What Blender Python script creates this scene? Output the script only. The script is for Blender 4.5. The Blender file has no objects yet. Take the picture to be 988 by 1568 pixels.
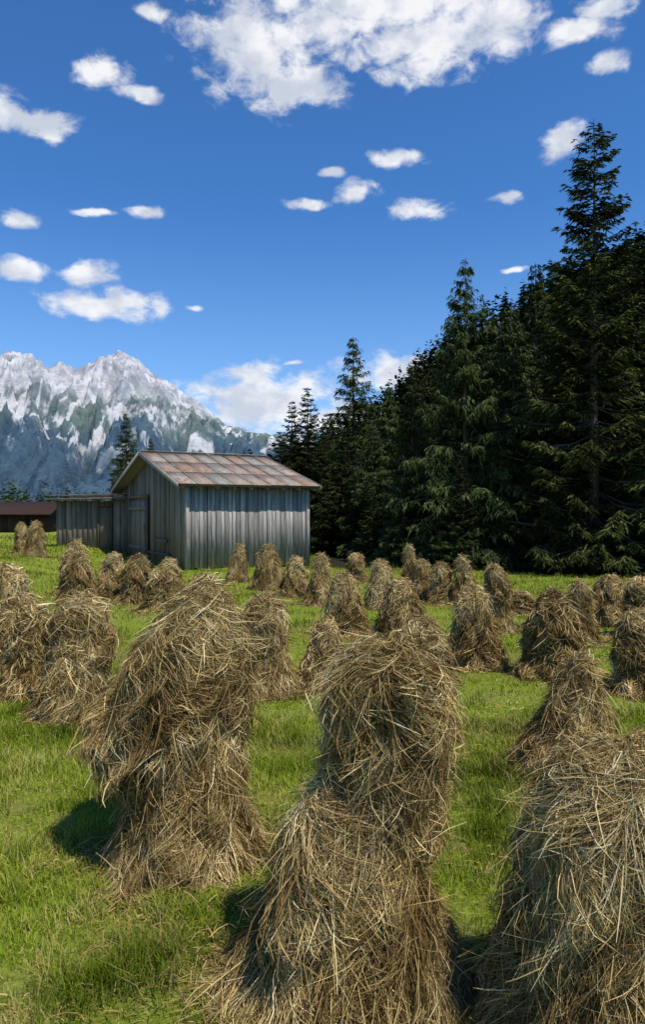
import bpy, math, numpy as np
from mathutils import Vector
R0=np.random.default_rng(7)
scene=bpy.context.scene
scene.view_settings.view_transform='Standard'
try: scene.view_settings.look='None'
except Exception: pass
scene.view_settings.exposure=0

# ---------------------------------------------------------------- noise
_T=np.random.default_rng(3).random((256,256))
def vn(x,y):
    xi=np.floor(x).astype(int);yi=np.floor(y).astype(int)
    fx=x-xi;fy=y-yi;fx=fx*fx*(3-2*fx);fy=fy*fy*(3-2*fy)
    a=_T[xi&255,yi&255];b=_T[(xi+1)&255,yi&255];c=_T[xi&255,(yi+1)&255];d=_T[(xi+1)&255,(yi+1)&255]
    return (a*(1-fx)+b*fx)*(1-fy)+(c*(1-fx)+d*fx)*fy
def fbm(x,y,o=4,g=.5):
    s=0;a=1;n=0
    for i in range(o):
        s=s+a*vn(x+13.7*i,y+7.3*i);n+=a;a*=g;x=x*2.03;y=y*2.03
    return s/n
def ridged(x,y,o=6,g=.5):
    s=0;a=1;n=0
    for i in range(o):
        s=s+a*(1-np.abs(2*vn(x+13.7*i,y+7.3*i)-1));n+=a;a*=g;x=x*2.07;y=y*2.07
    return s/n
def sst(a,b,x):
    t=np.clip((x-a)/(b-a),0,1);return t*t*(3-2*t)

# ---------------------------------------------------------------- mesh helpers
def mk(name,V,F,mats,rnd=None,mi=None,smooth=False,parent=None,loc=(0,0,0),rot=0,scale=1):
    me=mkmesh(name,V,F,mats,rnd,mi,smooth)
    return mkobj(name,me,parent,loc,rot,scale)
def mkmesh(name,V,F,mats,rnd=None,mi=None,smooth=False):
    V=np.asarray(V,dtype=np.float32).reshape(-1,3);F=np.asarray(F,dtype=np.int32).reshape(-1,4)
    me=bpy.data.meshes.new(name)
    me.vertices.add(len(V));me.vertices.foreach_set('co',V.ravel())
    me.loops.add(F.size);me.loops.foreach_set('vertex_index',F.ravel())
    me.polygons.add(len(F));me.polygons.foreach_set('loop_start',np.arange(len(F),dtype=np.int32)*4)
    try: me.polygons.foreach_set('loop_total',np.full(len(F),4,dtype=np.int32))
    except Exception: pass
    if mi is not None: me.polygons.foreach_set('material_index',np.asarray(mi,dtype=np.int32))
    if smooth: me.polygons.foreach_set('use_smooth',np.ones(len(F),dtype=bool))
    for m in mats: me.materials.append(m)
    if rnd is not None:
        a=me.attributes.new('rnd','FLOAT','FACE');a.data.foreach_set('value',np.asarray(rnd,dtype=np.float32))
    me.update(calc_edges=True)
    return me
def mkobj(name,me,parent=None,loc=(0,0,0),rot=0,scale=1):
    o=bpy.data.objects.new(name,me);scene.collection.objects.link(o)
    o.location=loc;o.rotation_euler=(0,0,rot)
    o.scale=(scale,)*3 if np.isscalar(scale) else scale
    if parent: o.parent=parent
    return o
def ribbons(P,W):
    """P (n,k,3) points, W (n,k,3) half width vectors"""
    n,k,_=P.shape
    V=np.stack([P-W,P+W],axis=2).reshape(-1,3)
    base=(np.arange(n)*k*2)[:,None]+(np.arange(k-1)*2)[None,:]
    F=np.stack([base,base+1,base+3,base+2],axis=-1).reshape(-1,4)
    return V,F
class Batch:
    def __init__(s): s.V=[];s.F=[];s.r=[];s.m=[];s.n=0
    def add(s,V,F,rnd,m=0):
        V=np.asarray(V,float).reshape(-1,3);F=np.asarray(F).reshape(-1,4)
        s.V.append(V);s.F.append(F+s.n);s.n+=len(V)
        s.r.append(np.broadcast_to(np.asarray(rnd,float),(len(F),)));s.m.append(np.full(len(F),m))
    def hexa(s,c,rnd,m=0):
        s.add(c,[[3,2,1,0],[4,5,6,7],[0,1,5,4],[1,2,6,5],[2,3,7,6],[3,0,4,7]],rnd,m)
    def box(s,x0,x1,y0,y1,z0,z1,rnd,m=0):
        s.hexa([(x0,y0,z0),(x1,y0,z0),(x1,y1,z0),(x0,y1,z0),(x0,y0,z1),(x1,y0,z1),(x1,y1,z1),(x0,y1,z1)],rnd,m)
    def tube(s,pts,rad,rnd,m=0,k=8):
        pts=np.asarray(pts,float);n=len(pts);a=np.arange(k)*2*math.pi/k
        V=np.zeros((n,k,3))
        for i in range(n):
            t=pts[min(i+1,n-1)]-pts[max(i-1,0)];t/=np.linalg.norm(t)+1e-9
            u=np.cross(t,[0.31,0.2,0.05] if abs(t[2])>.5 else [0,0,1.]);u/=np.linalg.norm(u);w=np.cross(t,u)
            V[i]=pts[i]+rad[i]*(np.cos(a)[:,None]*u+np.sin(a)[:,None]*w)
        F=[[i*k+j,i*k+(j+1)%k,(i+1)*k+(j+1)%k,(i+1)*k+j] for i in range(n-1) for j in range(k)]
        s.add(V,F,rnd,m)
    def mesh(s,name,mats,smooth=False):
        return mkmesh(name,np.concatenate(s.V),np.concatenate(s.F),mats,np.concatenate(s.r),np.concatenate(s.m),smooth)
    def obj(s,name,mats,parent=None,smooth=False,**k):
        return mkobj(name,s.mesh(name,mats,smooth),parent,**k)

# ---------------------------------------------------------------- materials
class NT:
    def __init__(s,nt): s.t=nt;s.n=nt.nodes;s.l=nt.links
    def add(s,t,**k):
        n=s.n.new(t)
        for a,b in k.items(): setattr(n,a,b)
        return n
    def link(s,a,b): s.l.new(a,b)
    def val(s,sock,v):
        if hasattr(v,'is_output'): s.l.new(v,sock)
        else: sock.default_value=v
    def math(s,op,a,b=0.0,c=None,clamp=False):
        n=s.add('ShaderNodeMath',operation=op,use_clamp=clamp);s.val(n.inputs[0],a);s.val(n.inputs[1],b)
        if c is not None: s.val(n.inputs[2],c)
        return n.outputs[0]
    def noise(s,vec,scale,detail=4,rough=.5,dist=0):
        n=s.add('ShaderNodeTexNoise')
        if vec is not None: s.l.new(vec,n.inputs['Vector'])
        n.inputs['Scale'].default_value=scale;n.inputs['Detail'].default_value=detail
        n.inputs['Roughness'].default_value=rough;n.inputs['Distortion'].default_value=dist
        return n.outputs[0]
    def ramp(s,f,stops,interp='LINEAR'):
        n=s.add('ShaderNodeValToRGB');cr=n.color_ramp;cr.interpolation=interp
        while len(cr.elements)<len(stops): cr.elements.new(.5)
        for e,(p,c) in zip(cr.elements,stops): e.position=p;e.color=(c if len(c)==4 else (*c,1))
        s.l.new(f,n.inputs[0]);return n.outputs[0]
    def mix(s,f,a,b,mode='MIX'):
        n=s.add('ShaderNodeMix',data_type='RGBA',blend_type=mode)
        s.val(n.inputs[0],f)
        for i,v in ((6,a),(7,b)):
            if hasattr(v,'is_output'): s.l.new(v,n.inputs[i])
            else: n.inputs[i].default_value=(v if len(v)==4 else (*v,1))
        return n.outputs[2]
    def maprange(s,v,a,b,c=0,d=1,smooth=True):
        n=s.add('ShaderNodeMapRange',interpolation_type='SMOOTHSTEP' if smooth else 'LINEAR')
        s.val(n.inputs[0],v)
        for i,x in zip((1,2,3,4),(a,b,c,d)): n.inputs[i].default_value=x
        return n.outputs[0]
    def vscale(s,vec,sc):
        n=s.add('ShaderNodeVectorMath',operation='MULTIPLY');s.l.new(vec,n.inputs[0]);n.inputs[1].default_value=sc;return n.outputs[0]
def newmat(name,rough=.85,spec=.2):
    m=bpy.data.materials.new(name);m.use_nodes=True;n=NT(m.node_tree)
    b=[x for x in n.n if x.type=='BSDF_PRINCIPLED'][0]
    b.inputs['Roughness'].default_value=rough;b.inputs['Specular IOR Level'].default_value=spec
    return m,n,b
def bump(n,b,h,strength=.5,dist=.02):
    bn=n.add('ShaderNodeBump');bn.inputs['Strength'].default_value=strength;bn.inputs['Distance'].default_value=dist
    n.link(h,bn.inputs['Height']);n.link(bn.outputs[0],b.inputs['Normal'])
def attr(n,name='rnd'):
    return n.add('ShaderNodeAttribute',attribute_name=name).outputs['Fac']
def leafmat(name,stops,trans=.25,varscale=.6,var=.5,tcol=(1,1,1)):
    m=bpy.data.materials.new(name);m.use_nodes=True;n=NT(m.node_tree)
    p=[x for x in n.n if x.type=='BSDF_PRINCIPLED'][0];n.n.remove(p)
    out=[x for x in n.n if x.type=='OUTPUT_MATERIAL'][0]
    b=n.add('ShaderNodeBsdfDiffuse')
    c=n.ramp(attr(n),stops);col=c
    if var>0:
        pos=n.add('ShaderNodeNewGeometry').outputs['Position']
        v=n.maprange(n.noise(pos,varscale,2),.3,.7,1-var,1+var*.6)
        hs=n.add('ShaderNodeHueSaturation');n.link(c,hs.inputs['Color']);n.link(v,hs.inputs['Value'])
        col=hs.outputs[0]
    n.link(col,b.inputs['Color']);sh=b.outputs[0]
    if trans>0:
        t=n.add('ShaderNodeBsdfTranslucent');n.link(n.mix(1.0,col,tcol,'MULTIPLY'),t.inputs[0])
        mx=n.add('ShaderNodeMixShader');mx.inputs[0].default_value=trans
        n.link(b.outputs[0],mx.inputs[1]);n.link(t.outputs[0],mx.inputs[2]);sh=mx.outputs[0]
    n.link(sh,out.inputs[0])
    return m
M_straw=leafmat('straw',[(0,(.085,.048,.015)),(.3,(.25,.165,.06)),(.65,(.48,.345,.14)),(.93,(.68,.53,.26)),(1,(.80,.68,.40))],0,2.5,.3)
M_grass=leafmat('grass_blades',[(0,(.07,.11,.008)),(.4,(.175,.25,.017)),(.75,(.29,.355,.035)),(.85,(.36,.36,.07)),(1,(.48,.38,.16))],.25,.7,.4,(1,1,.5))
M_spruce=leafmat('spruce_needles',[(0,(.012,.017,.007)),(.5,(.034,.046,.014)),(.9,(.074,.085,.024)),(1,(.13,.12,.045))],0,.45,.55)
M_larch=leafmat('larch_needles',[(0,(.017,.026,.010)),(.5,(.044,.063,.021)),(.9,(.086,.108,.036)),(1,(.13,.13,.065))],0,.5,.5)
M_far=leafmat('distant_needles',[(0,(.02,.032,.02)),(.6,(.038,.06,.03)),(1,(.075,.10,.04))],0,.03,.5)

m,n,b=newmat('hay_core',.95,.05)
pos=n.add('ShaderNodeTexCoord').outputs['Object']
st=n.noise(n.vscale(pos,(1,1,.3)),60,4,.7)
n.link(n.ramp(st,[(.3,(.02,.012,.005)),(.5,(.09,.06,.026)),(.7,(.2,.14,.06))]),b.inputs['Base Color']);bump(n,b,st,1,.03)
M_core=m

m,n,b=newmat('bark',.95,.1)
pos=n.add('ShaderNodeTexCoord').outputs['Object']
st=n.noise(n.vscale(pos,(1,1,.25)),14,5,.7)
n.link(n.ramp(st,[(.3,(.05,.038,.03)),(.7,(.20,.155,.12))]),b.inputs['Base Color']);bump(n,b,st,1,.03)
M_bark=m

def woodmat(name,dark,mid,light,brown=(.12,.075,.04)):
    m,n,b=newmat(name,.85,.15)
    pos=n.add('ShaderNodeTexCoord').outputs['Object'];a=attr(n)
    off=n.add('ShaderNodeCombineXYZ');n.link(n.math('MULTIPLY',a,37.),off.inputs[0]);n.link(n.math('MULTIPLY',a,91.),off.inputs[2])
    ad=n.add('ShaderNodeVectorMath',operation='ADD');n.link(pos,ad.inputs[0]);n.link(off.outputs[0],ad.inputs[1])
    g=n.noise(n.vscale(ad.outputs[0],(1,1,.035)),42,5,.65)
    big=n.noise(n.vscale(ad.outputs[0],(1,1,.3)),3,4,.6)
    c=n.ramp(g,[(.3,dark),(.5,mid),(.72,light)])
    c=n.mix(n.maprange(big,.5,.75,0,.6),c,brown)
    hs=n.add('ShaderNodeHueSaturation');n.link(c,hs.inputs['Color']);n.link(n.maprange(a,0,1,.6,1.3,False),hs.inputs['Value'])
    n.link(hs.outputs[0],b.inputs['Base Color']);bump(n,b,g,.6,.01)
    return m
M_wood=woodmat('weathered_planks',(.13,.12,.11),(.32,.30,.275),(.52,.49,.45),(.20,.155,.12))
M_woodd=woodmat('shaded_dark_planks',(.11,.080,.055),(.25,.19,.14),(.38,.30,.235),(.20,.115,.055))  # darker plank tone, gable shade put into the colour; reused for door and shed
M_woodr=woodmat('red_brown_planks',(.03,.017,.013),(.06,.033,.026),(.085,.048,.038),(.05,.03,.02))
m,n,b=newmat('barn_dark_inside',.95,.05);b.inputs['Base Color'].default_value=(.02,.018,.016,1);M_in=m  # near-black colour stands in for the unlit interior

m,n,b=newmat('rusty_sheet_metal',.65,.3)
pos=n.add('ShaderNodeTexCoord').outputs['Object'];a=attr(n)
basec=n.ramp(a,[(0,(.27,.15,.085)),(.2,(.29,.22,.165)),(.42,(.29,.27,.23)),(.6,(.22,.235,.195)),(.8,(.36,.325,.28)),(1,(.27,.18,.12))])
rn=n.noise(pos,1.1,6,.75,.8);rf=n.noise(n.vscale(pos,(7,.6,1)),4,5,.75);rg_=n.noise(n.vscale(pos,(3,.5,1)),3,5,.75)
c=n.mix(n.maprange(rn,.47,.62,0,.85),basec,(.25,.115,.055))
c=n.mix(n.maprange(rg_,.5,.62,0,.7),c,(.17,.085,.045))
c=n.mix(n.maprange(rf,.48,.66,0,.75),c,(.42,.39,.34))
n.link(c,b.inputs['Base Color'])
sx_=n.add('ShaderNodeSeparateXYZ');n.link(pos,sx_.inputs[0])
cor=n.math('SINE',n.math('MULTIPLY',sx_.outputs[0],52.));bump(n,b,n.math('ADD',n.math('MULTIPLY',cor,.35),rf),.6,.02);M_roof=m

# ---------------------------------------------------------------- ground
def forest_line(x): return np.where(x>-0.3,26.0-0.45*np.clip(x,0,12),60.)
def gz(x,y):
    x=np.asarray(x,float);y=np.asarray(y,float)
    f=np.exp(-((np.hypot(x,y)-0)/60)**2)
    return .42*sst(-7.5,-11,x)*sst(10,24,y)*(1-.9*sst(34,60,y))+f*(.05*np.sin(x*.9+1)*np.sin(y*.7)+.07*(fbm(x*.8+40,y*.8+40,3)-.5)+.04*(fbm(x*3+40,y*3+90,2)-.5))
def axis(mx,near,step,grow=1.12):
    a=[0];s=step
    while a[-1]<mx:
        a.append(a[-1]+s)
        if a[-1]>near: s*=grow
    a=np.array(a);return np.concatenate([-a[:0:-1],a])
gx=axis(6500,16,.22);gy=axis(6500,40,.22)
gy=gy[gy>-600]
X,Y=np.meshgrid(gx,gy);Z=gz(X,Y)
def gridF(ny,nx):
    i=(np.arange(ny-1)[:,None]*nx+np.arange(nx-1)[None,:]).ravel()
    return np.stack([i,i+1,i+nx+1,i+nx],axis=1)
m,n,b=newmat('meadow',.95,.05)
pos=n.add('ShaderNodeNewGeometry').outputs['Position']
fine=n.noise(pos,28,5,.7);mid=n.noise(pos,1.3,5,.6)
c=n.ramp(fine,[(.3,(.075,.10,.01)),(.5,(.19,.24,.024)),(.7,(.32,.35,.06))])
c=n.mix(n.maprange(mid,.48,.70,0,.65),c,(.30,.24,.09))
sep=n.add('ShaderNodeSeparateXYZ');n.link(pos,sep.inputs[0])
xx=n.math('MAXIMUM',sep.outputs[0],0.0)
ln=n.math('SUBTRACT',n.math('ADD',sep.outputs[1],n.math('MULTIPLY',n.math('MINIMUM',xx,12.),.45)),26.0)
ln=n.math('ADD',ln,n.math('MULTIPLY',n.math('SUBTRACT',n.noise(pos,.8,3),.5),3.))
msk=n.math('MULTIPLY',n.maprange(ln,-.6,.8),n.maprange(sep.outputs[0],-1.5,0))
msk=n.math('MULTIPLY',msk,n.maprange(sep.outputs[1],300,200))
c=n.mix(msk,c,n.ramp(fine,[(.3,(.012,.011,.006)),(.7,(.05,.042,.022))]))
n.link(c,b.inputs['Base Color']);bump(n,b,fine,1,.04);M_ground=m
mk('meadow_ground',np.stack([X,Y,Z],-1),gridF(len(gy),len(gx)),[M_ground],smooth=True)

# barn frame
TH=math.radians(28.8);BX,BY=-4.6,24.4;BL,BW=4.64,9.18
def inbarn(x,y):
    dx=x-BX;dy=y-BY;u=dx*math.cos(TH)+dy*math.sin(TH);v=-dx*math.sin(TH)+dy*math.cos(TH)
    return ((u>-.05)&(u<BL+.05)&(v>-.05)&(v<BW))|((x>-12.1)&(x<-8)&(y>32.2)&(y<37))

# ---------------------------------------------------------------- grass blades
def blades(N,d0,d1,p,h0,h1,w0,w1,k,rng):
    u=rng.random(N);e=2-p
    d=(d0**e+(d1**e-d0**e)*u)**(1/e)
    x=(rng.random(N)*2-1)*.66*d;y=d
    dens=fbm(x*1.5+20,y*1.5+20,3)
    keep=(~inbarn(x,y))&(y<forest_line(x)+.6*rng.random(N))&(rng.random(N)<np.clip((dens-.26)*3.2,.15,1))
    x,y,d,dens=x[keep],y[keep],d[keep],dens[keep];N=len(x)
    f=(d-d0)/(d1-d0)
    cl=fbm(x*5+9,y*5+3,2);tuft=sst(.55,.75,fbm(x*2.7+51,y*2.7+17,2))
    h=(h0+(h1-h0)*f)*(.4+1.1*rng.random(N)**1.3)*(.35+cl*1.2+tuft*.8)
    w=(w0+(w1-w0)*f)*(.6+.8*rng.random(N))
    ph=rng.random(N)*2*math.pi;ben=h*(.2+.9*rng.random(N)**2)
    bd=np.stack([np.cos(ph),np.sin(ph)],1)
    a2=ph+math.pi/2+(rng.random(N)-.5)*1.5
    wd=np.stack([np.cos(a2),np.sin(a2),np.zeros(N)],1)
    z0=gz(x,y)-.01
    P=np.zeros((N,k,3));W=np.zeros((N,k,3))
    for j in range(k):
        s=j/(k-1)
        P[:,j,0]=x+bd[:,0]*ben*s*s;P[:,j,1]=y+bd[:,1]*ben*s*s;P[:,j,2]=z0+h*(s-.15*s*s)
        W[:,j]=wd*(w*(1-.88*s**1.5)/2)[:,None]
    V,F=ribbons(P,W)
    big=fbm(x*.55+70,y*.55+70,3)
    pat=fbm(x*2.3+33,y*2.3+71,3)
    r=np.clip(rng.random(N)*.75+ (big-.5)*.8+.05-.2*tuft,0,.84);dry=rng.random(N)<(.05+np.clip((pat-.47)*2.2,0,.5));r=np.where(dry,.84+.16*rng.random(N),r)
    return V,F,np.repeat(r,k-1)
B=Batch();rg=np.random.default_rng(11)
B.add(*blades(270000,1.9,7,1.0,.060,.065,.004,.007,3,rg))
B.add(*blades(230000,6.5,34,1.25,.06,.10,.010,.030,2,rg))
B.add(*blades(40000,30,70,1.0,.10,.16,.05,.1,2,rg))
B.obj('grass',[M_grass])

# ---------------------------------------------------------------- hay stacks
PT=[0,.03,.1,.22,.36,.5,.7,.85,1.0,1.3]
def lobe(B,rng,seed,h,zb,x0,y0,lean,PR,ns,w,lump=.2,lmax=.3,PT=PT,hang=False):
    so=seed*3.7
    def S(t,ph,off):
        r=np.interp(t,PT,PR)
        c,s=np.cos(ph),np.sin(ph)
        l=fbm(c*1.3+so+t*2.2,s*1.3+t*2.6+so,3)-.5
        l2=fbm(c*4+so+t*6,s*4-t*6+so,2)-.5
        r=r*(1+lump*2*l+lump*1.2*l2)+off
        tt=np.minimum(t,1.0)
        x=x0+lean[0]*(1-tt)+r*c;y=y0+lean[1]*(1-tt)+r*s
        if hang: z=zb+h*(1-t)+l*.4*h*t+off*.4*np.exp(-t*8)
        else: z=zb+h*(1-tt)+np.where(t>1,.012,0)+off*.4*np.exp(-t*8)
        z=z+.14*h*l*np.exp(-t*6)
        return np.stack([x,y,np.maximum(z,.004)],-1)
    nt,nph=30,48
    tt,pp=np.meshgrid(np.concatenate([np.linspace(0,.1,8)[:-1],np.linspace(.1,1,nt-7)]),np.linspace(0,2*math.pi,nph,endpoint=True),indexing='ij')
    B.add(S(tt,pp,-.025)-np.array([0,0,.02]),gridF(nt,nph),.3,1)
    N=ns
    t=rng.random(N)**.9*1.02
    top=rng.random(N)<.11;t=np.where(top,rng.random(N)*.14,t)
    ph=rng.random(N)*2*math.pi
    c,s=np.cos(ph),np.sin(ph)
    cl=(fbm(c*2.2+so+t*3,s*2.2+t*5+so,2)-.5)*4.0
    a=cl+rng.normal(0,.42,N);wild=rng.random(N)<.15;a=np.where(wild|(t<.08),rng.normal(0,1.6,N),a)
    L=(.07+(lmax-.07)*rng.random(N)**1.4)
    rr=np.maximum(np.interp(t,PT,PR),.12)
    k=4
    off0=rng.random(N)**1.6*.032-.018;slope=rng.normal(.001,.009,N);st=rng.random(N)<.06;slope=np.where(st,rng.random(N)*.05,slope)
    P=np.zeros((N,k,3))
    g=np.where(t<.15,.35+t*4.3,1.)
    for j in range(k):
        P[:,j]=S(np.clip(t+j*L*np.cos(a)/h/(k-1)*g,0,1.28),ph+j*L*np.sin(a)/rr/(k-1),off0+slope*j+.010*math.sin(j*math.pi/3))
    T=P[:,1:]-P[:,:-1];T=np.concatenate([T,T[:,-1:]],1);T/=np.linalg.norm(T,axis=2,keepdims=True)+1e-9
    rv=rng.normal(0,1,(N,1,3));Wd=np.cross(T,rv);Wd/=np.linalg.norm(Wd,axis=2,keepdims=True)+1e-9
    ww=w*(.4+1.0*rng.random(N)**2.4)
    prof=np.array([.7,1,.9,.4])[None,:,None]
    V,F=ribbons(P,Wd*ww[:,None,None]/2*prof)
    tone=fbm(c*3+so+t*5,s*3-t*4+so+9,3)-.5
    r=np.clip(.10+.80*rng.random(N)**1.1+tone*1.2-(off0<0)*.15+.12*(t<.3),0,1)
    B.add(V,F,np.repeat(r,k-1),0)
def stackmesh(name,seed,lobes,w,lump=.2,lmax=.3):
    rng=np.random.default_rng(seed);B=Batch();H=max(l[0]+l[1] for l in lobes)
    up=max(lobes,key=lambda l:l[0]+l[1])
    B.tube([(0,0,-.05),(up[2]*.5,up[3]*.5,H*.4),(up[2]+up[4][0]*.6,up[3]+up[4][1]*.6,H*.9)],[.09,.09,.05],.4,1)
    for i,(h,zb,x0,y0,lean,PR,ns) in enumerate(lobes):
        lobe(B,rng,seed+i*5,h,zb,x0,y0,lean,PR,ns,w,lump,lmax,hang=zb>.05)
    return B.mesh(name,[M_straw,M_core])
near=[
 (-.83,4.25,21,[(1.02,.58,-.10,.03,(.23,0),[.02,.065,.13,.20,.265,.32,.38,.41,.41,.36],32000),
                (.98,0,.05,-.12,(.02,.05),[.02,.07,.14,.21,.26,.30,.35,.40,.45,.62],27000)],.0045,.24,.27),
 (.16,3.0,33,[(.82,.60,.09,.03,(.02,0),[.02,.09,.175,.23,.245,.245,.235,.22,.20,.16],30000),
              (.86,0,-.04,-.09,(-.03,.08),[.02,.07,.14,.20,.25,.29,.35,.41,.48,.68],30000)],.0036,.25,.24),
 (1.08,2.65,47,[(1.10,0,0,0,(.03,0),[.02,.16,.25,.31,.34,.365,.41,.45,.50,.68],48000)],.0034,.26,.25),
 (1.90,5.6,52,[(.90,0,0,0,(.12,0),[.02,.05,.09,.135,.18,.22,.29,.345,.43,.62],22000)],.0050,.26,.26),
 (-2.40,7.0,63,[(.7,.46,.02,.02,(.05,0),[.02,.07,.15,.21,.25,.265,.27,.275,.27,.22],13000),
                (.72,0,0,-.05,(0,0),[.02,.07,.14,.20,.24,.28,.33,.38,.45,.60],12000)],.0060,.24,.28),
 (-.66,8.2,74,[(.62,.46,-.03,0,(.03,0),[.02,.07,.14,.19,.225,.245,.255,.255,.24,.19],11000),
               (.60,0,.02,-.05,(0,.02),[.02,.07,.13,.18,.22,.25,.30,.345,.40,.54],11000)],.0070,.22,.26),
]
pos_st=[]
for (x,y,sd,lb,w,lump,lmax) in near:
    me=stackmesh('hay_stack',sd,lb,w,lump,lmax)
    mkobj('hay_stack',me,loc=(x,y,float(gz(x,y))));pos_st.append((x,y))
U=[.02,.065,.12,.17,.205,.225,.24,.25,.25,.2];Lo=[.02,.07,.13,.18,.225,.26,.32,.365,.43,.58]
SG=[.02,.08,.14,.19,.23,.265,.32,.365,.42,.57];SN=[.02,.055,.10,.145,.185,.22,.28,.335,.40,.58];SB=[.02,.09,.165,.23,.27,.30,.34,.375,.42,.55]
var=[stackmesh('hay_stack',100,[(.58,.42,-.02,0,(.06,0),U,7000),(.60,0,.02,-.03,(0,.03),Lo,6500)],.0090,.28,.24),
     stackmesh('hay_stack',107,[(1.0,0,0,0,(-.05,.02),SG,12500)],.0090,.36,.24),
     stackmesh('hay_stack',114,[(.62,.38,.03,.02,(-.03,0),U,7000),(.57,0,-.04,-.03,(.03,0),Lo,6500)],.0090,.30,.24),
     stackmesh('hay_stack',121,[(1.0,0,0,0,(.08,0),SN,12000)],.0090,.34,.24),
     stackmesh('hay_stack',128,[(1.0,0,0,0,(.02,-.03),SB,13000)],.0090,.38,.24)]
rest=[(.95,6.4,1.02,.8),(-3.2,7.8,1.0,1.1),(-4.3,9.8,1.28,1.1),(-3.75,8.8,.95,1.1),(.06,8.3,.8,.95),(.36,11.4,.98,.95),(1.12,10.4,1.02,.95),(1.18,8.5,.78,1.0),
(1.97,9.3,1.05,.93),(2.85,8.8,1.06,1.),(3.5,7.9,.9,1.05),(5.2,11.7,.98,1),(5.2,13.0,.9,.95),(4.1,11.4,1.0,.8),(2.95,12.2,1.12,.85),(3.1,15.6,1.03,.95),
(2.6,15.8,.92,.9),(2.25,16.4,.95,.85),(2.4,19.6,1.12,.8),(1.28,15.2,1.02,.95),(.93,19.8,.82,.9),(-.06,15.7,1.12,.95),(-.68,17.2,.93,.95),(-1.42,18.6,1.2,.95),
(-2.48,20.8,1.12,.95),(-4.8,16.3,1.05,1.0),(-4.05,15.8,1.06,1.05),(-3.3,14.6,.88,1.1),(-3.85,17.8,.85,1.0),(-5.4,15.9,1.12,1.05),(-6.5,19.0,1.24,1.05),(-6.1,17.6,1.1,1.1),
(-10.4,26.,1.3,.9),(-11.5,27.4,1.2,.9),(3.8,14.2,.45,1.3),(6.9,14.6,1.05,1),(-6.4,10.6,1.1,1.1),(-7.0,13.5,1.1,1.),(6.2,9.8,1.05,1),(-5.4,7.4,1.1,1.),(7.4,12.3,1.0,1.)]
for i,(x,y,h,wf) in enumerate(rest):
    mkobj('hay_stack',var[(i*3+i//4)%5],loc=(x,y,float(gz(x,y))-.02),rot=float(R0.random()*6.28),scale=(.95*wf,.95*wf,h));pos_st.append((x,y))
# ---- loose hay on the ground
rg=np.random.default_rng(5)
ps=np.array(pos_st);N=70000
near_w=1/(1+ps[:,1]);near_w/=near_w.sum()
idx=rg.choice(len(ps),N,p=near_w)
rad=.34+np.abs(rg.normal(0,.22,N));ph=rg.random(N)*6.283
x=ps[idx,0]+rad*np.cos(ph);y=ps[idx,1]+rad*np.sin(ph)
free=rg.random(N)<.25
dd=2+10*rg.random(N)**1.2;x=np.where(free,(rg.random(N)*2-1)*.6*dd,x);y=np.where(free,dd,y)
cl=fbm(x*2.2+5,y*2.2+8,3);kp=rg.random(N)<np.clip((cl-.42)*5,.04,1);x,y=x[kp],y[kp];N=len(x)
a=rg.random(N)*6.283;L=.02+.10*rg.random(N)**2;z=gz(x,y)+.008+.04*rg.random(N)**1.5
P=np.zeros((N,3,3));tl=rg.normal(0,.25,N)
for j in range(3):
    s=j/2-.5;P[:,j,0]=x+np.cos(a)*L*s;P[:,j,1]=y+np.sin(a)*L*s;P[:,j,2]=z+tl*L*s+.02*(1-4*s*s)*L/.2
wv=np.stack([-np.sin(a),np.cos(a),rg.normal(0,.5,N)],1)*(.0004+.0004*y)[:,None]
V,F=ribbons(P,np.repeat(wv[:,None,:],3,1))
mk('loose_hay',V,F,[M_straw],np.repeat(.1+.6*rg.random(N),2))

# ---------------------------------------------------------------- barn
barn=bpy.data.objects.new('wooden_barn',None);scene.collection.objects.link(barn)
barn.location=(BX,BY,-.02);barn.rotation_euler=(0,0,TH)
EH,RH=2.98,4.28
def rz(v): return EH+(RH-EH)*(1-abs(v-BW/2)/(BW/2))
rg=np.random.default_rng(2)
b0=Batch();c=.07
b0.hexa([(c,c,-.2),(BL-c,c,-.2),(BL-c,BW/2,-.2),(c,BW/2,-.2),(c,c,EH-.1),(BL-c,c,EH-.1),(BL-c,BW/2,RH-.14),(c,BW/2,RH-.14)],.3)
b0.hexa([(c,BW/2,-.2),(BL-c,BW/2,-.2),(BL-c,BW-c,-.2),(c,BW-c,-.2),(c,BW/2,RH-.14),(BL-c,BW/2,RH-.14),(BL-c,BW-c,EH-.1),(c,BW-c,EH-.1)],.3)
b0.obj('dark_gap_fill',[M_in],barn)  # solid filler block, painted near-black so plank gaps look shaded
def planks_x(y0,side,zt,x0,x1,name,mat,pw=.235,zb=.04):
    bb=Batch();x=x0;i=0
    while x<x1-.05:
        w=min(pw*(.7+.6*rg.random()),x1-x);g=.008+.012*rg.random()
        th=.024;o=(i%2)*.012+rg.random()*.006
        ya,yb=(y0-th-o,y0-o) if side<0 else (y0+o,y0+o+th)
        lean=rg.normal(0,.005)
        bt=zb+rg.random()*.07
        bb.hexa([(x,ya,bt),(x+w-g,ya,bt),(x+w-g,yb,bt),(x,yb,bt),(x+lean,ya,zt),(x+w-g+lean,ya,zt),(x+w-g+lean,yb,zt),(x+lean,yb,zt)],rg.random())
        x+=w;i+=1
    return bb.obj(name,[mat],barn)
planks_x(0.06,-1,EH+.02,0,BL,'front_wall_planks',M_wood,.165)
planks_x(BW-.06,1,EH,0,BL,'back_wall_planks',M_wood)
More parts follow.
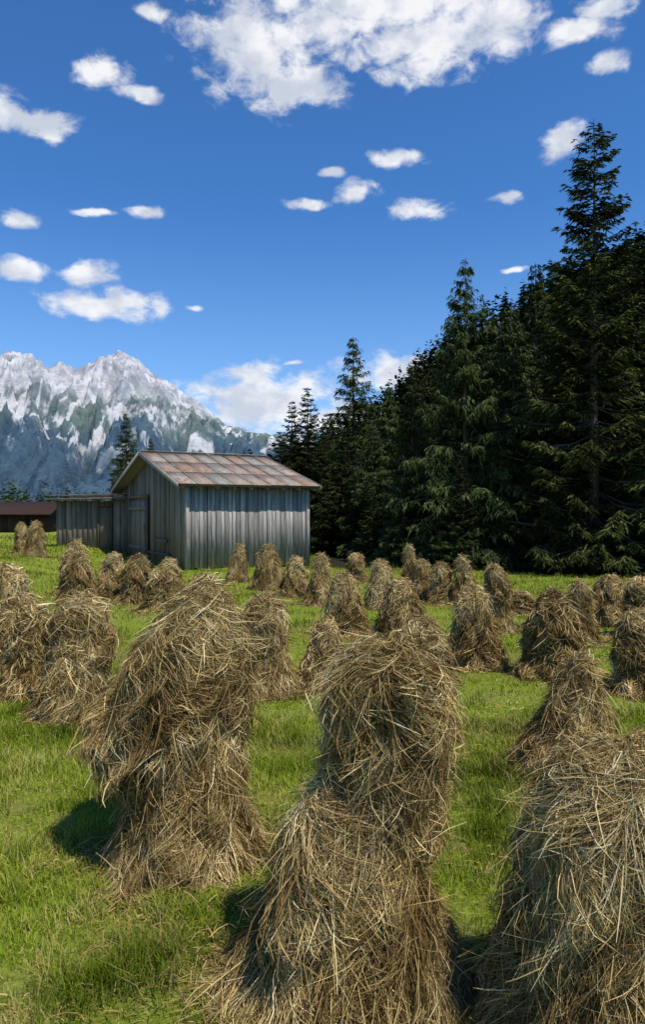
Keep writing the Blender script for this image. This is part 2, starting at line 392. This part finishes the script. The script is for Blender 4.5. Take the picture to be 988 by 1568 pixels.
def planks_y(x0,side,ya,yb,zf,name,mat,pw=.3,zb=.02,th=.028,par=None,o0=0):
    bb=Batch();y=ya;i=0
    while y<yb-.05:
        w=min(pw*(.75+.5*rg.random()),yb-y);g=.014+.012*rg.random();y2=y+w-g;o=(i%2)*.02+rg.random()*.006+o0
        xa,xb=(x0-th-o,x0-o) if side<0 else (x0+o,x0+o+th)
        bt=zb+rg.random()*.06
        bb.hexa([(xa,y,bt),(xb,y,bt),(xb,y2,bt),(xa,y2,bt),(xa,y,zf(y)),(xb,y,zf(y)),(xb,y2,zf(y2)),(xa,y2,zf(y2))],rg.random())
        y+=w;i+=1
    return bb.obj(name,[mat],par or barn)
f=lambda v:rz(v)-.03
planks_y(.06,-1,0.0,3.9,f,'gable_planks_right',M_woodd)
planks_y(.06,-1,3.9,BW/2,lambda v:rz(v)-.03,'gable_planks_mid',M_woodd)
planks_y(.06,-1,BW/2,BW,lambda v:rz(v)-.03,'gable_planks_left',M_woodd)
planks_y(BL-.06,1,0,BW/2,f,'east_planks_a',M_wood);planks_y(BL-.06,1,BW/2,BW,f,'east_planks_b',M_wood)
bb=Batch()
bb.box(-.05,.06,-.03,.08,0,EH,.8);bb.box(BL-.06,BL+.05,-.03,.08,0,EH,.6)
bb.obj('corner_posts',[M_wood],barn)
planks_y(.0,-1,4.9,7.6,lambda v:2.5,'door',M_woodd,.34,.12,.03,o0=.02)
bb=Batch()
for z in (.5,2.1): bb.box(-.125,-.085,4.95,7.55,z,z+.13,.75)
bb.box(-.12,-.04,4.78,4.9,0.05,2.6,.1);bb.box(-.12,-.04,7.6,7.72,.05,2.6,.2);bb.box(-.13,-.03,4.75,7.75,2.6,2.72,.15)
bb.box(-.125,-.06,1.9,4.6,.42,.5,.05);bb.box(-.12,-.06,2.2,3.9,.9,1.0,.3)
bb.obj('door_frame',[M_woodd],barn)
bb=Batch();bb.box(-.17,-.125,5.0,5.12,1.2,1.55,.1);bb.box(-.15,-.125,5.0,5.9,.53,.6,.1);bb.box(-.15,-.125,5.0,5.9,2.13,2.2,.1)
bb.obj('door_handle_and_hinges',[M_roof],barn)
# roof
bb=Batch();ox0,ox1,oy=-.45,.30,.42
sl=(RH-EH)/(BW/2)
def rp(x,v,side,dz):
    yy=BW/2-v if side<0 else BW/2+v
    return (x,yy,RH+.1-v*sl+dz)
def slab(b,x0,x1,v0,v1,side,dz0,dz1,th,r,m=0,t2=0):
    lo=[rp(x0,v0,side,dz0-th),rp(x1,v0,side,dz0-th),rp(x1,v1,side,dz1-th),rp(x0,v1,side,dz1-th)]
    hi=[rp(x0,v0,side,dz0),rp(x1,v0,side,dz0+t2),rp(x1,v1,side,dz1+t2),rp(x0,v1,side,dz1)]
    if side<0: lo=lo[::-1];hi=hi[::-1]
    b.hexa(lo+hi,r,m)
VM=BW/2+oy
for side in(-1,1):
    slab(bb,ox0+.02,BL+ox1-.02,0.0,VM-.03,side,-.012,-.012,.07,.2,1)
    ncol=8;nrow=3
    xs=np.linspace(ox0,BL+ox1,ncol+1)
    for r_ in range(nrow):
        for c_ in range(ncol):
            v0=VM*r_/nrow;v1=VM*(r_+1)/nrow+.05
            slab(bb,xs[c_]+.002,xs[c_+1]-.002,v0,min(v1,VM+.03+rg.random()*.03),side,.004+.006*rg.random(),.016+.012*rg.random(),.008,rg.random())
    for c_ in range(ncol+1):
        slab(bb,xs[c_]-.015,xs[c_]+.015,0,VM+.02,side,.042,.042,.02,rg.choice([0,.3,.5]))
bb.box(ox0,BL+ox1,BW/2-.12,BW/2+.12,RH+.13,RH+.165,.45)
bb.obj('roof',[M_roof,M_woodd],barn)
bb=Batch()
for side in(-1,1):
    for xx_ in(ox0-.035,BL+ox1+.005):
        slab(bb,xx_,xx_+.03,0,VM+.02,side,.03,.03,.16,.6)
bb.obj('rake_boards',[M_wood],barn)
bb=Batch()
for i in range(9):
    xx_=ox0+.2+i*(BL+ox1-ox0-.4)/8
    slab(bb,xx_-.04,xx_+.04,3.9,VM-.06,-1,-.086,-.086,.1,.4)
bb.obj('rafters',[M_woodd],barn)
# lean-to shed attached to the barn
shed=bpy.data.objects.new('lean_to_shed',None);scene.collection.objects.link(shed)
SA=math.radians(-4);shed.location=(-12.05,32.45,.1);shed.rotation_euler=(0,0,SA)
SW,SD=3.95,4.2
b1=Batch();b1.box(.06,SW-.06,.06,SD-.06,-.3,2.3,.3);b1.obj('shed_core',[M_in],shed)  # same near-black filler, painting shade behind the shed planks
old=barn;barn=shed
planks_x(.06,-1,2.4,0,1.95,'shed_wall_planks',M_woodd,.22,-.1)
planks_x(.06,-1,2.4,2.6,SW,'shed_wall_planks_right',M_woodd,.22,-.1)
bb=Batch();bb.box(1.95,2.58,-.02,.03,-.05,2.1,.9);bb.box(1.93,1.99,-.06,.0,-.1,2.4,.5);bb.box(2.55,2.61,-.06,.0,-.1,2.4,.2);bb.box(1.95,2.6,-.03,.02,2.13,2.38,.1)
bb.obj('shed_door',[woodmat('brown_planks',(.07,.05,.03),(.15,.11,.07),(.24,.18,.12),(.2,.11,.05))],shed)
planks_y(.06,-1,0,SD,lambda v:2.4,'shed_side_planks',M_woodd,par=shed,zb=-.1)
planks_x(SD-.06,1,2.4,0,SW,'shed_back_planks',M_woodd,.22,-.1)
barn=old
bb=Batch()
bb.hexa([(-.35,-.45,2.42),(SW+.1,-.45,2.5),(SW+.1,SD+.3,2.62),(-.35,SD+.3,2.54),(-.35,-.45,2.50),(SW+.1,-.45,2.60),(SW+.1,SD+.3,2.72),(-.35,SD+.3,2.64)],.5,0)
for i in range(6): 
    xx_=-.3+i*.7;bb.box(xx_,xx_+.66,-.5,SD+.32,2.64+i*.012,2.655+i*.012,rg.random(),1)
bb.obj('shed_roof',[M_woodd,M_roof],shed)

# farm building far left
fb=bpy.data.objects.new('farm_building',None);scene.collection.objects.link(fb);fb.location=(-36,68,-.2);fb.rotation_euler=(0,0,.06)
bb=Batch();x=-6
while x<9.6:
    bb.box(x,x+.38,0,.05,0,2.0,rg.random());x+=.4
bb.box(-6,9.6,.05,6,0,2.0,.3);bb.obj('walls',[M_woodr],fb)
bb=Batch()
bb.hexa([(-6.6,-.9,1.9),(10.3,-.9,1.9),(10.3,3,3.1),(-6.6,3,3.1),(-6.6,-.9,2.02),(10.3,-.9,2.02),(10.3,3,3.24),(-6.6,3,3.24)],.1)
bb.hexa([(-6.6,3,3.1),(10.3,3,3.1),(10.3,6.9,1.9),(-6.6,6.9,1.9),(-6.6,3,3.24),(10.3,3,3.24),(10.3,6.9,2.02),(-6.6,6.9,2.02)],.1)
bb.obj('roof',[M_woodr],fb)
bb=Batch()
for x in(-3,0.5,4,7): bb.box(x,x+1.1,-.03,0,.8,1.5,.1)
bb.obj('windows',[M_in],fb)

# ---------------------------------------------------------------- conifers
def conifer(name,H,Rr,seed,style,nb=420,z0=.4,mat=None,dens=20,tw=.045,expo=.85,lv=.42):
    rng=np.random.default_rng(seed);B=Batch()
    zz=np.linspace(0,H,14);wob=np.cumsum(rng.normal(0,.012,(14,2)),0)*H/14
    tp=np.stack([wob[:,0],wob[:,1],zz],1)
    B.tube(tp,np.maximum(H*.0125*(1-zz/H)**.9,.012),.5,1)
    u=np.sort(rng.random(nb))**1.0
    lev=np.floor(u*H/lv)/(H/lv);u=np.clip(lev+rng.normal(0,.005,nb),0,.985)
    zb=z0+(H-z0)*u
    ph=rng.random(nb)*6.283
    asym=.65+.7*vn(np.cos(ph)*1.5+seed,np.sin(ph)*1.5+u*4+seed)
    L=(Rr*(1-u)**expo*asym*(.55+.6*rng.random(nb))+.10)
    if style=='spruce': a=-.32+.75*u**1.5+rng.normal(0,.08,nb);q=.12+.1*(1-u)
    else: a=.05+.45*u+rng.normal(0,.12,nb);q=-.28*(1-u)
    rd=np.stack([np.cos(ph),np.sin(ph)],1)
    cx=np.interp(zb,zz,wob[:,0]);cy=np.interp(zb,zz,wob[:,1])
    def bp(i,s):
        Ls=L[i]*s
        bend=0 if style=='larch' else -.25*np.sin(np.minimum(s,1)*math.pi)*L[i]*.35*(1-u[i])
        return np.stack([cx[i]+rd[i,0]*Ls,cy[i]+rd[i,1]*Ls,zb[i]+a[i]*Ls+q[i]*Ls*s+bend],-1)
    ids=np.arange(nb);P=np.stack([bp(ids,np.full(nb,s)) for s in(0,.33,.66,1)],1)
    for ax in(0,1):
        Wd=np.zeros((nb,4,3))
        hw=(.008+.009*L)[:,None]*np.array([1,.75,.5,.2])
        if ax: Wd[:,:,2]=hw
        else: Wd[:,:,0]=-rd[:,1:2]*hw;Wd[:,:,1]=rd[:,0:1]*hw
        V,F=ribbons(P,Wd);B.add(V,F,.5,1)
    cnt=np.maximum((L*dens).astype(int),5);i=np.repeat(ids,cnt);n_=len(i)
    s=.12+.9*rng.random(n_)**.75
    p0=bp(i,s);side=np.where(rng.random(n_)<.5,-1.,1.)
    r3=np.concatenate([rd[i],np.zeros((n_,1))],1);sd=np.stack([-rd[i,1],rd[i,0],np.zeros(n_)],1)*side[:,None]
    tl=(.10+.30*L[i]*np.clip(1.15-s,0,1))*(.5+.8*rng.random(n_))
    tl=np.minimum(tl,.55)
    if style=='spruce':
        dr=r3*.75+sd*(.55+.4*rng.random(n_))[:,None];dr[:,2]+=a[i]*.6-.15+rng.normal(0,.12,n_);droop=-.28
    else:
        dr=r3*.5+sd*(.4+.6*rng.random(n_))[:,None];dr[:,2]+=-.15+rng.normal(0,.3,n_);droop=-.45
    dr/=np.linalg.norm(dr,axis=1,keepdims=True)
    def tip(p,d,l,dp): 
        e=p+d*l[:,None];e[:,2]+=dp*l;return e
    def kite(p,d,l,dp,w):
        m_=len(p);P=np.zeros((m_,3,3));P[:,0]=p;P[:,1]=p+d*(l*.5)[:,None];P[:,1,2]+=dp*l*.25;P[:,2]=tip(p,d,l,dp)
        rv=rng.normal(0,1,(m_,3));rv[:,2]+=1.0;wd=np.cross(d,rv);wd/=np.linalg.norm(wd,axis=1,keepdims=True)+1e-9
        Wd=wd[:,None,:]*(w[:,None]*np.array([.55,1,.15]))[:,:,None]/2
        return ribbons(P,Wd)
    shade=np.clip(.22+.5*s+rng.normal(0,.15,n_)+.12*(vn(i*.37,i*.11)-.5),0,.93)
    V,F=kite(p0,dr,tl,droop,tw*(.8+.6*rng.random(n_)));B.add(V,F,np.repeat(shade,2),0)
    for kx in range(3):
        f_=.2+.7*rng.random(n_);p1=p0+dr*(tl*f_)[:,None];p1[:,2]+=droop*tl*f_*f_
        d1=dr*.7+np.cross(dr,np.tile([0,0,1.],(n_,1)))*rng.choice([-1,1],n_)[:,None]*.7;d1[:,2]+=rng.normal(-.15,.35 if style=='larch' else .2,n_)
        d1/=np.linalg.norm(d1,axis=1,keepdims=True)
        l1=(tl*.45+.05)*(.6+.7*rng.random(n_))
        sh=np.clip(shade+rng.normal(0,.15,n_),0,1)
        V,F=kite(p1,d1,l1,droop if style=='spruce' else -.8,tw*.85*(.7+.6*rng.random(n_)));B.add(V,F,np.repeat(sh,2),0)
    return B.mesh(name,[mat,M_bark])
sp=[conifer('spruce_tree',15,3.0,201,'spruce',370,1.4,M_spruce,19,.050,.74,.5),
    conifer('spruce_tree',12,2.5,202,'spruce',380,.3,M_spruce,16,.055,.95),
    conifer('spruce_tree',12,2.8,203,'spruce',410,.2,M_spruce,16,.055,.85)]
la=[conifer('larch_tree',11,2.6,301,'larch',400,.3,M_larch,18,.038,.9),
    conifer('larch_tree',11,2.2,302,'larch',360,.5,M_larch,18,.038,1.0)]
def tree(me,x,y,h,h0,wf=1.,rot=0):
    s=h/h0;mkobj(me.name.split('.')[0],me,loc=(x,y,float(gz(x,y))-.05),rot=rot,scale=(s*wf,s*wf,s))
S0,S1,S2=(sp[0],15),(sp[1],12),(sp[2],12);L0,L1=(la[0],11),(la[1],11)
TR=[(S0,9.15,24.2,15.3,1,0.4),(S2,12.0,26.5,12.0,1.05,1),(S1,13.8,24.5,12.8,1.1,2),(S2,10.9,22.5,7.0,1.0,2.6),
 (L0,5.3,26.6,11.4,1.0,.3),(L1,9.3,31,12.8,1.1,1.1),(L0,7.7,29.5,10.6,1.15,2.2),(S2,10.8,30.0,11.2,1.2,.3),
 (L1,6.9,26.0,8.0,1.2,3.0),(S2,8.0,25.2,6.6,1.1,4.1),(L1,3.6,28.8,8.0,1.2,5),(S1,4.4,31.5,9.0,1.1,.6),
 (L1,1.75,40,11.8,1.25,.2),(L0,3.4,37,8.6,1.25,2.9),(S1,-1.0,48,10.4,1.2,1),(S1,-2.1,50,9.8,1.1,3),(S2,0.3,46,8.4,1.1,2),
 (L0,2.2,31.5,6.0,1.2,4),(S2,1.1,33.5,6.0,1.3,1.7),(S1,5.7,35.5,9.8,1.2,.9),(S2,-.1,36.5,5.6,1.2,5.),(S1,-2.6,44,7.0,1.3,1.3),
 (L0,3.0,27.0,4.2,1.2,1.),(S2,4.9,25.0,3.6,1.2,2.),(S1,1.9,28.0,3.2,1.3,.2),(S2,15.5,29,13.5,1.1,.1),(S1,12.8,20.5,9.5,1.,4.2),
 (L1,-12.3,45,8.0,1.2,.5),(L1,-11.1,46.5,6.6,1.1,.5),(S2,17.5,25,13,1.1,.7),(S1,7.2,35,11.0,1.3,2.0),(S2,14,33,14,1.2,5.0),(S1,11.,36,13,1.3,1.0),
 (S2,6.3,28.2,6.5,1.3,.9),(S1,9.9,27.4,7.5,1.3,.3),(S2,12.2,23.6,6.0,1.3,1.9)]
for (t,x,y,h,wf,r) in TR: tree(t[0],x,y,h,t[1],wf,r)

# ---------------------------------------------------------------- hillside on the right
def hz(x,y):
    pr=np.interp(x,[-25,-8,3,21,47,70,110,200],[0,3,10,27,44,55,75,110])
    return pr*sst(45,155,y)*(1+.12*(fbm(x*.03+3,y*.03,3)-.5))-.4
hx=np.linspace(-30,220,126);hy=np.linspace(42,360,120)
X,Y=np.meshgrid(hx,hy);Z=hz(X,Y)
m,n,b=newmat('forest_floor_hill',.95,.05);pos=n.add('ShaderNodeNewGeometry').outputs['Position']
n.link(n.ramp(n.noise(pos,.35,6,.7),[(.35,(.02,.035,.012)),(.55,(.05,.08,.022)),(.75,(.10,.13,.04))]),b.inputs['Base Color'])
mk('forested_hill',np.stack([X,Y,Z],-1),gridF(120,126),[m],smooth=True)
def fartrees(x,y,z,h,rng,w=.2,k=36):
    N=len(x);u=rng.random((N,k))**.9;ph=rng.random((N,k))*6.283
    L=h[:,None]*w*(1-u)**.8*(.7+.6*rng.random((N,k)))+.02*h[:,None]
    p=np.stack([np.broadcast_to(x[:,None],u.shape),np.broadcast_to(y[:,None],u.shape),z[:,None]+h[:,None]*(.04+.96*u)],-1)
    d=np.stack([np.cos(ph)*L,np.sin(ph)*L,-.35*L+.25*L*u],-1)
    wd=np.stack([-np.sin(ph),np.cos(ph),rng.normal(0,.3,u.shape)],-1)*(h[:,None]*.038)[...,None]
    P=np.stack([p,p+d*.6,p+d],2).reshape(-1,3,3);W=np.stack([wd*.5,wd,wd*.15],2).reshape(-1,3,3)
    V,F=ribbons(P,W);r=np.clip(.5+rng.normal(0,.2,(N,1))+rng.normal(0,.12,u.shape),0,1).ravel()
    return V,F,np.repeat(r,2)
rg=np.random.default_rng(9);B=Batch()
N=3600;x=rg.random(N)*150-15;y=60+rg.random(N)*150
kp=(hz(x,y)>1.0);x,y=x[kp],y[kp]
B.add(*fartrees(x,y,hz(x,y),6+5*rg.random(len(x)),rg))
N=1300;x=-260+rg.random(N)*260;y=190+rg.random(N)*140
B.add(*fartrees(x,y,np.zeros(N),6+8*rg.random(N)*vn(x*.03,y*.03+4),rg))
N=90;x=-70+rg.random(N)*60;y=95+rg.random(N)*50
B.add(*fartrees(x,y,np.zeros(N)-.3,3+5*rg.random(N),rg,.26))
B.obj('distant_forest',[M_far])

# ---------------------------------------------------------------- mountains
D=3000.;fpx=1100.
sil=[(-1500,560),(-900,520),(-500,570),(-200,520),(-60,560),(0,541),(12,536),(50,546),(72,561),(90,553),(106,563),(124,569),(150,546),(165,539),(187,536),(207,549),(228,571),(262,590),(300,610),(330,634),(346,648),(400,660),(425,664),(520,680),(700,700),(1200,720),(2500,740)]
sx=np.array([(p-494)/fpx*D for p,_ in sil]);sz=np.array([2+(780-q)/fpx*D for _,q in sil])
mx=np.linspace(-3000,2200,1000);ym=np.linspace(1150,3700,360)
X,Y=np.meshgrid(mx,ym)
rdg=np.interp(X*D/Y*np.where(Y>D,Y/D,1),sx,sz)
warp=120*(fbm(X*.0035,Y*.0035+5,3)-.5)
t=np.clip((Y-1150)/(D-1150),0,1)
rn=ridged(X*.0060+3+warp*.004,Y*.0022+8,7,.6)
prof=t**1.25
Hh=rdg*prof
amp=rdg*.55*np.sin(np.clip(t,0,1)*math.pi*.96)**.8
Hh=Hh+amp*(rn-.62)*1.4
spur=(fbm(X*.0021+9,Y*.0008+3,3)-.5)*rdg*.5*np.sin(t*math.pi);Hh+=spur
lim=rdg*(Y/D)*.985;Hh=np.where((Y<D*.985)&(Hh>lim),lim-(Hh-lim)*.3,Hh)
Hh=np.where(Y>D,rdg*(1-sst(D,3700,Y)*.8),Hh)
Hh+=(ridged(X*.02,Y*.02,4,.6)-.6)*40*np.clip(rdg/500,0,1)*sst(0.2,.6,t)
Hh=np.maximum(Hh,-20)-8*(1-t)
m,n,b=newmat('hazed_mountain_rock',.95,.05)  # distance haze painted in as a blue tint on rock, green and forest
geo=n.add('ShaderNodeNewGeometry');pos=geo.outputs['Position'];sep=n.add('ShaderNodeSeparateXYZ');n.link(pos,sep.inputs[0])
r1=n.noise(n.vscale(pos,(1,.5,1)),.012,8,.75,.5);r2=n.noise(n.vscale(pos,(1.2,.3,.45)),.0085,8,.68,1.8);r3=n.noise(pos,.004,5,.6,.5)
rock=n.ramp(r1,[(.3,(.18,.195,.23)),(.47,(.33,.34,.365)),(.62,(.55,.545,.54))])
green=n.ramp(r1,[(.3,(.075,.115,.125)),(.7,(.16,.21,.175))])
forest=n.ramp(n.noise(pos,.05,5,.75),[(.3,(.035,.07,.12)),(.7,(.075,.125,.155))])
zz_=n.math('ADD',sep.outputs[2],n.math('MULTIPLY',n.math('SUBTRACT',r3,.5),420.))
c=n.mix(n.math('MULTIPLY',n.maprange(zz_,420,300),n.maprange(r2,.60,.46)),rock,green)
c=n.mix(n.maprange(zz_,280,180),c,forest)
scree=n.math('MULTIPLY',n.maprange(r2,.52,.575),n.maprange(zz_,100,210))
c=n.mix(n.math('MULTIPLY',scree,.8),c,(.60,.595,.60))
n.link(c,b.inputs['Base Color']);bump(n,b,r1,.9,20)
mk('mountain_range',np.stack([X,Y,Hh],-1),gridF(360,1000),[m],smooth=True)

# ---------------------------------------------------------------- light
el=math.radians(61);hd=Vector((.72,-.69,0)).normalized()
S=Vector((hd.x*math.cos(el),hd.y*math.cos(el),math.sin(el)))
sun=bpy.data.lights.new('sun','SUN');sun.energy=5.0;sun.angle=math.radians(.6);sun.color=(1,.95,.86)
so=bpy.data.objects.new('sun',sun);scene.collection.objects.link(so);so.rotation_euler=S.to_track_quat('Z','Y').to_euler()
w=bpy.data.worlds.new('World');scene.world=w;w.use_nodes=True;n=NT(w.node_tree)
bg=[x for x in n.n if x.type=='BACKGROUND'][0];bg.inputs[1].default_value=.13
sky=n.add('ShaderNodeTexSky');sky.sky_type='NISHITA';sky.sun_disc=False;sky.sun_elevation=el;sky.sun_rotation=math.atan2(hd.x,hd.y)
sky.altitude=1200;sky.air_density=1.0;sky.dust_density=.2;sky.ozone_density=2.0
skc=n.mix(1.0,sky.outputs[0],(.44,.88,1.30),'MULTIPLY')
tc=n.add('ShaderNodeTexCoord').outputs['Generated']
nrm=n.add('ShaderNodeVectorMath',operation='NORMALIZE');n.link(tc,nrm.inputs[0])
sp_=n.add('ShaderNodeSeparateXYZ');n.link(nrm.outputs[0],sp_.inputs[0])
az=n.math('ARCTAN2',sp_.outputs[0],sp_.outputs[1]);ele=n.math('ARCSINE',sp_.outputs[2])
cmb=n.add('ShaderNodeCombineXYZ');n.link(az,cmb.inputs[0]);n.link(ele,cmb.inputs[1]);AE=cmb.outputs[0]
wn=n.add('ShaderNodeTexNoise');wn.inputs['Scale'].default_value=13;wn.inputs['Detail'].default_value=3;n.link(AE,wn.inputs[0])
sub=n.add('ShaderNodeVectorMath',operation='SUBTRACT');n.link(wn.outputs[1],sub.inputs[0]);sub.inputs[1].default_value=(.5,.5,.5)
scl=n.add('ShaderNodeVectorMath',operation='MULTIPLY');n.link(sub.outputs[0],scl.inputs[0]);scl.inputs[1].default_value=(.045,.025,0)
adn=n.add('ShaderNodeVectorMath',operation='ADD');n.link(AE,adn.inputs[0]);n.link(scl.outputs[0],adn.inputs[1]);AW=adn.outputs[0]
clouds=[(560,-10,300,110),(390,70,110,88),(440,130,105,50),(640,60,150,72),(760,25,90,65),(890,45,60,28),(930,8,60,22),(930,95,38,18),(865,212,42,30),(155,105,55,28),(215,142,45,14),
(60,184,78,24),(10,165,50,32),(230,10,30,16),(645,316,50,19),(550,291,42,20),(463,310,34,11),(600,240,50,17),(510,262,36,10),(775,300,34,10),(790,411,24,6),
(30,405,55,19),(132,412,50,20),(165,462,112,28),(30,333,42,13),(140,325,38,6),(225,326,30,11),(297,467,18,5),(400,615,150,62),(395,570,55,24),(600,565,90,36),(455,551,20,6),(500,640,170,34),
(-150,250,100,30)]
tot=None
for (px,py,a_,b_) in clouds:
    A=math.atan((px-494)/fpx);E=math.atan((780-py)/fpx*math.cos(A))
    sa=a_/fpx*math.cos(A)**2;se=b_/fpx*math.cos(E)**2
    s1=n.add('ShaderNodeVectorMath',operation='MULTIPLY_ADD');n.link(AW,s1.inputs[0]);s1.inputs[1].default_value=(1/sa,1/se,0);s1.inputs[2].default_value=(-A/sa,-E/se,0)
    s3=n.add('ShaderNodeVectorMath',operation='LENGTH');n.link(s1.outputs[0],s3.inputs[0])
    tot=s3.outputs['Value'] if tot is None else n.math('MINIMUM',tot,s3.outputs['Value'])
field=n.math('SUBTRACT',1.0,tot)
fn=n.noise(n.vscale(AE,(1,1.6,1)),24,7,.6,.3)
den=n.math('ADD',n.math('MULTIPLY',field,1.15),n.math('MULTIPLY',n.math('SUBTRACT',fn,.49),2.6))
den=n.math('MULTIPLY',n.maprange(den,-.05,.85),n.maprange(field,-.6,.2))
shd=n.noise(n.vscale(AE,(1,1.6,1)),11,5,.55)
cc=n.mix(n.maprange(shd,.40,.62),(7.4,7.45,7.6),(4.7,5.1,5.9))
haz=n.maprange(ele,.0,.42,.32,0)
base=n.mix(haz,skc,(4.2,5.5,6.9))
fin=n.mix(n.math('MULTIPLY',den,.95),base,cc)
n.link(fin,bg.inputs[0])

# ---------------------------------------------------------------- camera
cam=bpy.data.cameras.new('camera');co=bpy.data.objects.new('camera',cam);scene.collection.objects.link(co)
co.location=(0,0,2.0);co.rotation_euler=(math.radians(90),0,0)
cam.sensor_fit='VERTICAL';cam.sensor_height=36;cam.sensor_width=24;cam.lens=1100/1568*36;cam.clip_end=20000;cam.clip_start=.05
scene.camera=co
